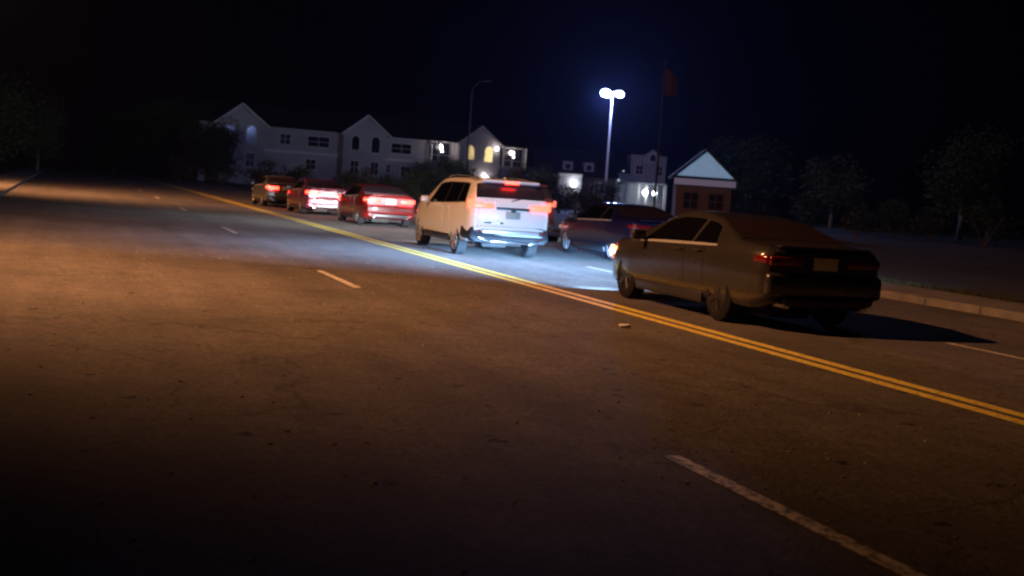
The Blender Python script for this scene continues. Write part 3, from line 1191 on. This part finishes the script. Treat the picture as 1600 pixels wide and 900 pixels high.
def gable_roof_y(bm, x0, x1, y0, y1, ze, zr, ov=0.35, th=0.16):
    """ridge along y (gable faces the street)"""
    xm = (x0 + x1) / 2
    sl = (zr - ze) / (xm - x0)
    for sg in (-1, 1):
        xa = x0 - ov if sg < 0 else x1 + ov
        za = ze - sl * ov
        a = [(xa, y0 - ov, za), (xa, y1, za), (xm, y1, zr), (xm, y0 - ov, zr)]
        lo = [bm.verts.new(p) for p in a]
        hi = [bm.verts.new((p[0], p[1], p[2] + th)) for p in a]
        bm.faces.new(lo)
        bm.faces.new(hi[::-1])
        for i in range(4):
            bm.faces.new((lo[i], lo[(i + 1) % 4], hi[(i + 1) % 4], hi[i]))


def raking_trim(bm, x0, x1, y, ze, zr, w=0.22, ov=0.4):
    xm = (x0 + x1) / 2
    sl = (zr - ze) / (xm - x0)
    for sg in (-1, 1):
        xa = x0 - ov if sg < 0 else x1 + ov
        poly_prism(bm, [(xa, ze - sl * ov), (xm, zr), (xm, zr - w * 1.2), (xa, ze - sl * ov - w)], y - 0.10, y - 0.02)


# apartment block: local x along the facade, y into the block
apt = empty('apartment_building', (-18.2, 150, 0), R(28.5), 'long pale apartment building with two street gables and yellow arched windows', 'apartment building')
EZ = 6.75
bm = B()
box(bm, (1.5, 6.4, EZ / 2), (41.0, 9.6, EZ))
link('wall', bm, M_side, apt)
GX = (0.0, 14.9)
for gx in GX + (-14.9,):
    bm = B()
    poly_prism(bm, [(gx - 2.75, 0), (gx + 2.75, 0), (gx + 2.75, 6.75), (gx, 8.7), (gx - 2.75, 6.75)], 0, 1.7)
    link('gable_wall', bm, M_side, apt)
bm = B()
gable_roof_x(bm, -19.0, 22.0, 1.6, 11.2, EZ, 9.1)
for gx in GX + (-14.9,):
    gable_roof_y(bm, gx - 2.75, gx + 2.75, 0, 6.2, 6.78, 8.78)
link('roof', bm, M_roof, apt)
for gx in GX + (-14.9,):
    bm = B()
    raking_trim(bm, gx - 2.75, gx + 2.75, -0.36, 6.85, 8.92)
    link('gable_trim', bm, M_trim, apt)
for a, b_ in ((-12.1, -2.78), (2.78, 12.1), (17.7, 22.3), (-19.2, -17.7)):
    bm = B()
    box(bm, ((a + b_) / 2, 1.45, EZ - 0.12), (b_ - a, 0.22, 0.26))
    link('eaves_trim', bm, M_trim, apt)
    bm = B()
    box(bm, ((a + b_) / 2, 1.49, 3.95), (b_ - a, 0.16, 0.26))
    link('storey_band', bm, M_trim, apt)
for gx, up in ((0.0, (M_win, M_win)), (14.9, (M_winlit2, M_winlit)), (-14.9, (M_win, M_win))):
    window(apt, gx - 1.25, 0, 5.55, 0.95, 1.65, up[0], True, False)
    window(apt, gx + 1.25, 0, 5.5, 1.05, 1.85, up[1], True, False)
    if gx < 1:
        window(apt, gx - 1.25, 0, 2.75, 0.95, 1.45, M_win)
        window(apt, gx + 1.25, 0, 2.70, 0.95, 1.5, M_win)
window(apt, 5.2, 1.6, 5.35, 2.6, 1.15, M_win)
window(apt, 3.7, 1.6, 2.9, 0.5, 0.9, M_win)
window(apt, 5.9, 1.6, 2.7, 1.15, 1.1, M_win)
window(apt, 8.2, 1.6, 2.75, 1.0, 1.1, M_win)
window(apt, -5.2, 1.6, 5.35, 2.6, 1.15, M_win)
window(apt, -9.2, 1.6, 5.35, 1.2, 1.15, M_win)
window(apt, -6.0, 1.6, 2.7, 1.2, 1.1, M_win)
# balcony recesses, built as posts, rail and a dark wall panel for the shade
for bx, lx in ((10.0, 10.15), (20.1, 20.0)):
    bm = B()
    box(bm, (bx, 1.56, 5.35), (3.0, 0.06, 2.2))
    link('balcony_shade_panel', bm, M_win, apt)
    bm = B()
    for q in (-1.6, -0.35, 1.6):
        box(bm, (bx + q, 0.55, 5.35), (0.16, 0.16, 2.45))
    box(bm, (bx, 0.55, 4.95), (3.3, 0.07, 0.07))
    box(bm, (bx, 0.55, 4.12), (3.4, 0.10, 0.16))
    link('balcony_post', bm, M_trim, apt)
    bm = B()
    box(bm, (bx, 1.05, 4.1), (3.4, 1.1, 0.14))
    link('balcony_floor', bm, M_trim, apt)
    porch_lamp(apt, lx, 1.2, 5.95, r=0.30, power=60)
    porch_lamp(apt, lx + 0.35, 1.4, 5.45, r=0.14, power=0)
window(apt, 8.9, 1.53, 5.3, 0.5, 1.6, M_win, mull=False)
porch_lamp(apt, 17.15, -0.2, 6.25, r=0.20, power=25)
porch_lamp(apt, 15.6, -0.3, 2.85, r=0.24, power=25)
porch_lamp(apt, 16.15, -0.3, 2.6, r=0.18, power=0)

# cottage with dormers
cot = empty('cottage', (2.3, 140, 0), R(6), 'low dark-roofed house with two small pale dormers and one bright wall lamp', 'house')
bm = B()
box(bm, (4.0, 4.5, 1.8), (8.6, 8, 3.6))
link('wall', bm, M_brownwall, cot)
bm = B()
box(bm, (3.15, 0.0, 1.8), (2.5, 1.2, 3.6))
link('porch_wall', bm, M_side2, cot)
bm = B()
gable_roof_x(bm, -0.3, 8.3, 0.5, 8.5, 3.6, 6.3)
box(bm, (3.15, 0.0, 3.68), (2.9, 1.7, 0.16))
link('roof', bm, M_roof, cot)
bm = B()
box(bm, (3.15, -0.65, 3.45), (2.6, 0.12, 0.3))
box(bm, (1.0, 0.44, 3.40), (1.8, 0.12, 0.24))
link('eaves_trim', bm, M_trim, cot)
for dx in (3.0, 5.35):
    bm = B()
    box(bm, (dx, 1.7, 4.38), (1.1, 1.7, 1.12))
    d = link('dormer', bm, M_side2, cot)
    bm = B()
    box(bm, (dx, 0.83, 4.38), (0.52, 0.06, 0.52))
    link('pane', bm, M_win, d)
    bm = B()
    box(bm, (dx, 1.6, 4.99), (1.3, 2.0, 0.10))
    link('dormer_roof', bm, M_roof, d)
porch_lamp(cot, 3.55, -0.75, 2.55, M_porchw, 0.30, 45, (0.9, 0.93, 1.0))
window(cot, 6.6, 0.5, 2.2, 1.0, 1.2, M_win)

# town house with columns
tw = empty('town_house', (8.9, 148, 0), R(4), 'blue-grey two storey town house with porch columns behind the floodlight pole', 'house')
bm = B()
box(bm, (1.8, 4, 2.2), (4.2, 7, 4.4))
box(bm, (5.85, 4, 3.2), (4.1, 8, 6.4))
link('wall', bm, M_side3, tw)
bm = B()
poly_prism(bm, [(5.0, 5.2), (7.4, 5.2), (7.4, 6.2), (6.2, 7.1), (5.0, 6.2)], -0.5, 0.2)
link('gable_wall', bm, M_side3, tw)
bm = B()
gable_roof_x(bm, -0.3, 3.5, 0.5, 7.5, 4.4, 6.2)
box(bm, (5.85, 4, 6.5), (4.4, 8.3, 0.2))
link('roof', bm, M_roof, tw)
window(tw, 6.2, -0.5, 6.15, 0.7, 0.8, M_win, True, False)
window(tw, 4.8, 0.0, 4.7, 0.8, 1.0, M_win)
window(tw, 7.2, 0.0, 4.7, 0.6, 1.0, M_win)
window(tw, 1.0, 0.5, 3.2, 0.8, 1.0, M_win)
bm = B()
box(bm, (3.6, -0.9, 3.15), (8.4, 1.9, 0.16))
link('porch_roof', bm, M_side3, tw)
for cx in (-0.4, 0.9, 2.0, 3.3, 4.6, 5.5, 6.6, 7.7):
    bm = B()
    box(bm, (cx, -1.7, 1.5), (0.32, 0.3, 3.1), bev=0.03)
    link('porch_column', bm, M_trim, tw)
bm = B()
box(bm, (3.6, -1.78, 0.95), (8.4, 0.05, 0.06))
for k in range(44):
    box(bm, (-0.5 + k * 0.19, -1.78, 0.5), (0.035, 0.035, 0.9))
link('railing', bm, M_trim, tw)
for lx, lz, r_ in ((0.0, 3.45, 0.12), (1.3, 3.42, 0.17), (2.2, 3.35, 0.14), (2.7, 4.4, 0.10)):
    porch_lamp(tw, lx, -1.95, lz, glow('dim_porch_lamp', (0.8, 0.85, 1.0), 0.6), r_, 0)
porch_lamp(tw, 5.35, -2.0, 2.15, M_porchw, 0.27, 20, (0.8, 0.9, 1.0))
porch_lamp(tw, 6.45, -2.0, 2.1, M_porchw, 0.24, 20, (0.8, 0.9, 1.0))

# small pavilion; gable and fascia emit pale blue in place of lamplight
pv = empty('pavilion', (10.0, 82, 0), R(-3), 'small pavilion with a pale blue gable, its light painted in, beside the flagpole', 'pavilion')
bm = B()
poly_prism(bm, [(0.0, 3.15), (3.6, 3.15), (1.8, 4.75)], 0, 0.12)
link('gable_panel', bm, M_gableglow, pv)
bm = B()
box(bm, (1.8, 0.0, 2.78), (3.9, 0.2, 0.4))
link('fascia', bm, glow('fascia_painted_glow', (0.25, 0.35, 0.7), 0.13, (0.4, 0.42, 0.5)), pv)  # weak emission painted in as light on the fascia
bm = B()
gable_roof_y(bm, -0.1, 3.7, 0.1, 3.5, 3.12, 4.8, ov=0.25)
link('roof', bm, M_roof, pv)
bm = B()
box(bm, (1.8, 1.9, 1.28), (3.5, 3.2, 2.56))
link('wall', bm, M_brownwall, pv)
window(pv, 1.0, 0.3, 1.6, 0.9, 1.0, M_win, trim=M_brownwall)
window(pv, 2.6, 0.3, 1.6, 0.9, 1.0, M_win, trim=M_brownwall)

# ------------------------------------------------------------------ vegetation


def foliage(name, n, rx, ry, rz, zc, leaf, m, parent, seed, lumps=9):
    rnd = random.Random(seed)
    bm = B()
    cs = []
    for k in range(lumps):
        a = rnd.uniform(0, 2 * PI)
        q = rnd.uniform(0.1, 0.75)
        cs.append((Vector((math.cos(a) * rx * q, math.sin(a) * ry * q, zc + rnd.uniform(-0.6, 0.75) * rz)), rnd.uniform(0.25, 0.5)))
    for i in range(n):
        c, q = rnd.choice(cs)
        d = Vector((rnd.gauss(0, 1), rnd.gauss(0, 1), rnd.gauss(0, 1)))
        d = d.normalized() * (rnd.random() ** 0.45)
        p = c + Vector((d.x * rx * q * 1.5, d.y * ry * q * 1.5, d.z * rz * q * 1.4))
        if p.z < 0.03:
            p.z = rnd.uniform(0.03, 0.3)
        rot = Matrix.Rotation(rnd.uniform(0, 6.3), 3, 'Z') @ Matrix.Rotation(rnd.uniform(-1.3, 1.3), 3, 'X')
        s = leaf * rnd.uniform(0.6, 1.4)
        q4 = [bm.verts.new(p + rot @ Vector(v) * s) for v in ((-0.5, 0, 0), (0, -0.28, 0.05), (0.6, 0, 0), (0, 0.28, 0.05))]
        bm.faces.new(q4)
    me = bpy.data.meshes.new(name)
    bm.to_mesh(me)
    bm.free()
    me.materials.append(m)
    o = bpy.data.objects.new(name, me)
    COL.objects.link(o)
    o.parent = parent
    return o


def make_shrub(seed, m):
    root = empty('shrub', (0, 0, 0))
    foliage('foliage', 1500, 1.25, 1.1, 0.85, 0.95, 0.15, m, root, seed)
    bm = B()
    rnd = random.Random(seed)
    for k in range(6):
        a = rnd.uniform(0, 6.3)
        tube(bm, [(0.08 * math.cos(a), 0.08 * math.sin(a), 0), (0.4 * math.cos(a), 0.4 * math.sin(a), 0.7), (0.75 * math.cos(a), 0.7 * math.sin(a), 1.3)], [0.035, 0.025, 0.01], 5)
    link('stem', bm, M_bark, root)
    return root


def make_tree(seed, m, h=5.0):
    rnd = random.Random(seed)
    root = empty('tree', (0, 0, 0))
    bm = B()
    tube(bm, [(0, 0, 0), (0.05, 0.03, h * 0.25), (-0.04, 0.05, h * 0.5), (0.03, 0, h * 0.82)], [0.17, 0.13, 0.09, 0.03], 9)
    for k in range(9):
        a = rnd.uniform(0, 6.3)
        z0 = h * rnd.uniform(0.3, 0.65)
        l = h * rnd.uniform(0.2, 0.33)
        tube(bm, [(0, 0, z0), (math.cos(a) * l * 0.5, math.sin(a) * l * 0.5, z0 + l * 0.4), (math.cos(a) * l, math.sin(a) * l, z0 + l * 0.95)], [0.06, 0.035, 0.012], 6)
    link('trunk', bm, M_bark, root, smooth=60)
    foliage('crown', 6500, h * 0.50, h * 0.46, h * 0.46, h * 0.58, 0.2, m, root, seed + 5, lumps=20)
    return root


def place(px, Y):
    """world x of something Y metres ahead that shows at photo column px near the horizon"""
    return (px - 811) / 2000.0 * Y


shr = [make_shrub(3, M_leaf), make_shrub(8, M_leaf2)]
GRP_S = 'shrubs in front of the houses'
sh_list = [(548, 96, 1.1), (578, 92, 1.25), (604, 98, 1.05), (632, 94, 1.2), (662, 90, 1.3), (690, 96, 1.4), (720, 92, 1.45), (752, 97, 1.2), (783, 90, 1.2),
           (812, 95, 1.35), (843, 88, 1.5), (874, 92, 1.1), (905, 86, 1.0), (934, 90, 1.15), (470, 100, 1.2), (410, 104, 1.3), (345, 110, 1.2), (280, 118, 1.4), (1140, 92, 1.5), (1195, 88, 1.2), (1260, 96, 1.5), (1340, 84, 1.1), (1400, 90, 1.4), (1455, 86, 1.2), (1540, 82, 1.5)]
cols = ['behind the bright red car', 'left of the white suv', 'above the roof of the white suv', 'right of the white suv', 'near the floodlight pole', 'left of the apartment gable', 'to the right of the pavilion']
used = [False, False]
nth = {}
for i, (px, Y, sc) in enumerate(sh_list):
    k = i % 2
    o = shr[k] if not used[k] else copy_tree(shr[k])
    used[k] = True
    o.location = (place(px, Y), Y, 0)
    o.rotation_euler = (0, 0, i * 1.7)
    o.scale = (sc * 1.1, sc * 1.1, sc)
    where = cols[6] if px > 1100 else cols[0] if 540 <= px < 650 else cols[1] if 650 <= px < 725 else cols[2] if 725 <= px < 850 else cols[3] if 850 <= px < 920 else cols[4] if px >= 920 else cols[5]
    tag(o, None, 'shrub', GRP_S)
    nth.setdefault(where, []).append((px, o))
ordn = ['first', 'second', 'third', 'fourth', 'fifth', 'sixth', 'seventh']
for where, l in nth.items():
    for j, (px, o) in enumerate(sorted(l, key=lambda q: q[0])):
        o['label'] = '%s dark leafy shrub from the left of those %s' % (ordn[j], where)

trees = [make_tree(21, M_leaf, 5.0), make_tree(33, M_leaf2, 5.0), make_tree(57, M_leaf, 5.0)]
tr_list = [(700, 112, 0.72, 'small dark tree left of the gable with the yellow windows'), (842, 118, 0.72, 'small dark tree between the apartment building and the low house'),
           (655, 118, 0.62, 'small dark tree below the lit balcony of the apartment building'),
           (945, 100, 0.5, 'small dark tree beside the floodlight pole'),
           (330, 140, 1.3, 'tall dark tree nearest the left end of the apartment building'), (250, 150, 1.6, 'tallest dark tree at the far end of the road'),
           (180, 165, 1.5, 'dark tree at the far end of the road, right above the vanishing lanes'), (60, 120, 1.3, 'dark tree on the near side, farther from the camera'),
           (-20, 95, 1.25, 'dark tree on the near side at the picture edge'),
           (1165, 128, 1.55, 'dark tree nearest to the pavilion'), (1300, 118, 1.25, 'dark tree in the middle of the three past the pavilion'), (1500, 98, 1.5, 'dark tree farthest from the pavilion')]
used = [False] * 3
for i, (px, Y, sc, lab) in enumerate(tr_list):
    k = i % 3
    o = trees[k] if not used[k] else copy_tree(trees[k])
    used[k] = True
    o.location = (place(px, Y), Y, 0)
    o.rotation_euler = (0, 0, i * 2.1)
    o.scale = (sc * random.uniform(0.9, 1.25), sc * random.uniform(0.9, 1.25), sc)
    tag(o, lab, 'tree', 'dark trees behind the road')

# ------------------------------------------------------------------ grass on the verges
rnd = random.Random(77)
bm = B()
for i in range(26000):
    far = rnd.random() < 0.75
    p_ = rnd.uniform(16.85, 18.7) if far else rnd.uniform(-7.5, -4.25)
    s_ = rnd.uniform(4, 75) if far else rnd.uniform(20, 110)
    c = W(s_, p_, -0.02)
    a = rnd.uniform(0, 6.3)
    hh = rnd.uniform(0.05, 0.19)
    w_ = 0.012
    ln = Vector((rnd.uniform(-0.06, 0.06), rnd.uniform(-0.06, 0.06), hh))
    v3 = [bm.verts.new(c + Vector((math.cos(a) * w_, math.sin(a) * w_, 0))), bm.verts.new(c - Vector((math.cos(a) * w_, math.sin(a) * w_, 0))), bm.verts.new(c + ln)]
    bm.faces.new(v3)
g_ = link('grass', bm, M_leaf2)
g_['kind'] = 'stuff'

# ------------------------------------------------------------------ litter on the road
bm = B()
rnd = random.Random(4)
r_ = bmesh.ops.create_icosphere(bm, subdivisions=2, radius=0.06)
for v in r_['verts']:
    v.co *= rnd.uniform(0.6, 1.3)
    v.co.z = max(-0.02, v.co.z * 0.4)
    v.co.x *= 1.3
o = link('crumpled_paper', bm, M_trim)
o.location = (1.40, 15.54, 0.027)
tag(o, 'small crumpled scrap of white paper lying on the road', 'litter')

# ------------------------------------------------------------------ thin haze added for the lens glow round lamps
if HAZE > 0:
    bm = B()
    box(bm, (0, 300, 9.0), (1000, 1000, 20.04))
    m = bpy.data.materials.new('lens_glow_haze')
    m.use_nodes = True
    t = m.node_tree
    t.nodes.clear()
    vo = t.nodes.new('ShaderNodeVolumePrincipled')
    vo.inputs['Color'].default_value = (0.35, 0.45, 1.0, 1)
    vo.inputs['Density'].default_value = HAZE
    vo.inputs['Anisotropy'].default_value = 0.6
    ou = t.nodes.new('ShaderNodeOutputMaterial')
    t.links.new(vo.outputs[0], ou.inputs['Volume'])
    h = link('haze', bm, m)
    h['kind'] = 'stuff'

# small stones scattered on the road
rnd = random.Random(5)
bm = B()
for i in range(420):
    c = W(rnd.uniform(3, 24), rnd.uniform(-1.5, 7.0), 0.004)
    rr_ = rnd.uniform(0.006, 0.018)
    vs = bmesh.ops.create_icosphere(bm, subdivisions=1, radius=rr_)['verts']
    for v in vs:
        v.co = Vector((v.co.x * rnd.uniform(0.7, 1.4), v.co.y * rnd.uniform(0.7, 1.3), v.co.z * 0.6)) + c
g2 = link('loose_gravel', bm, M_conc)
g2['kind'] = 'stuff'
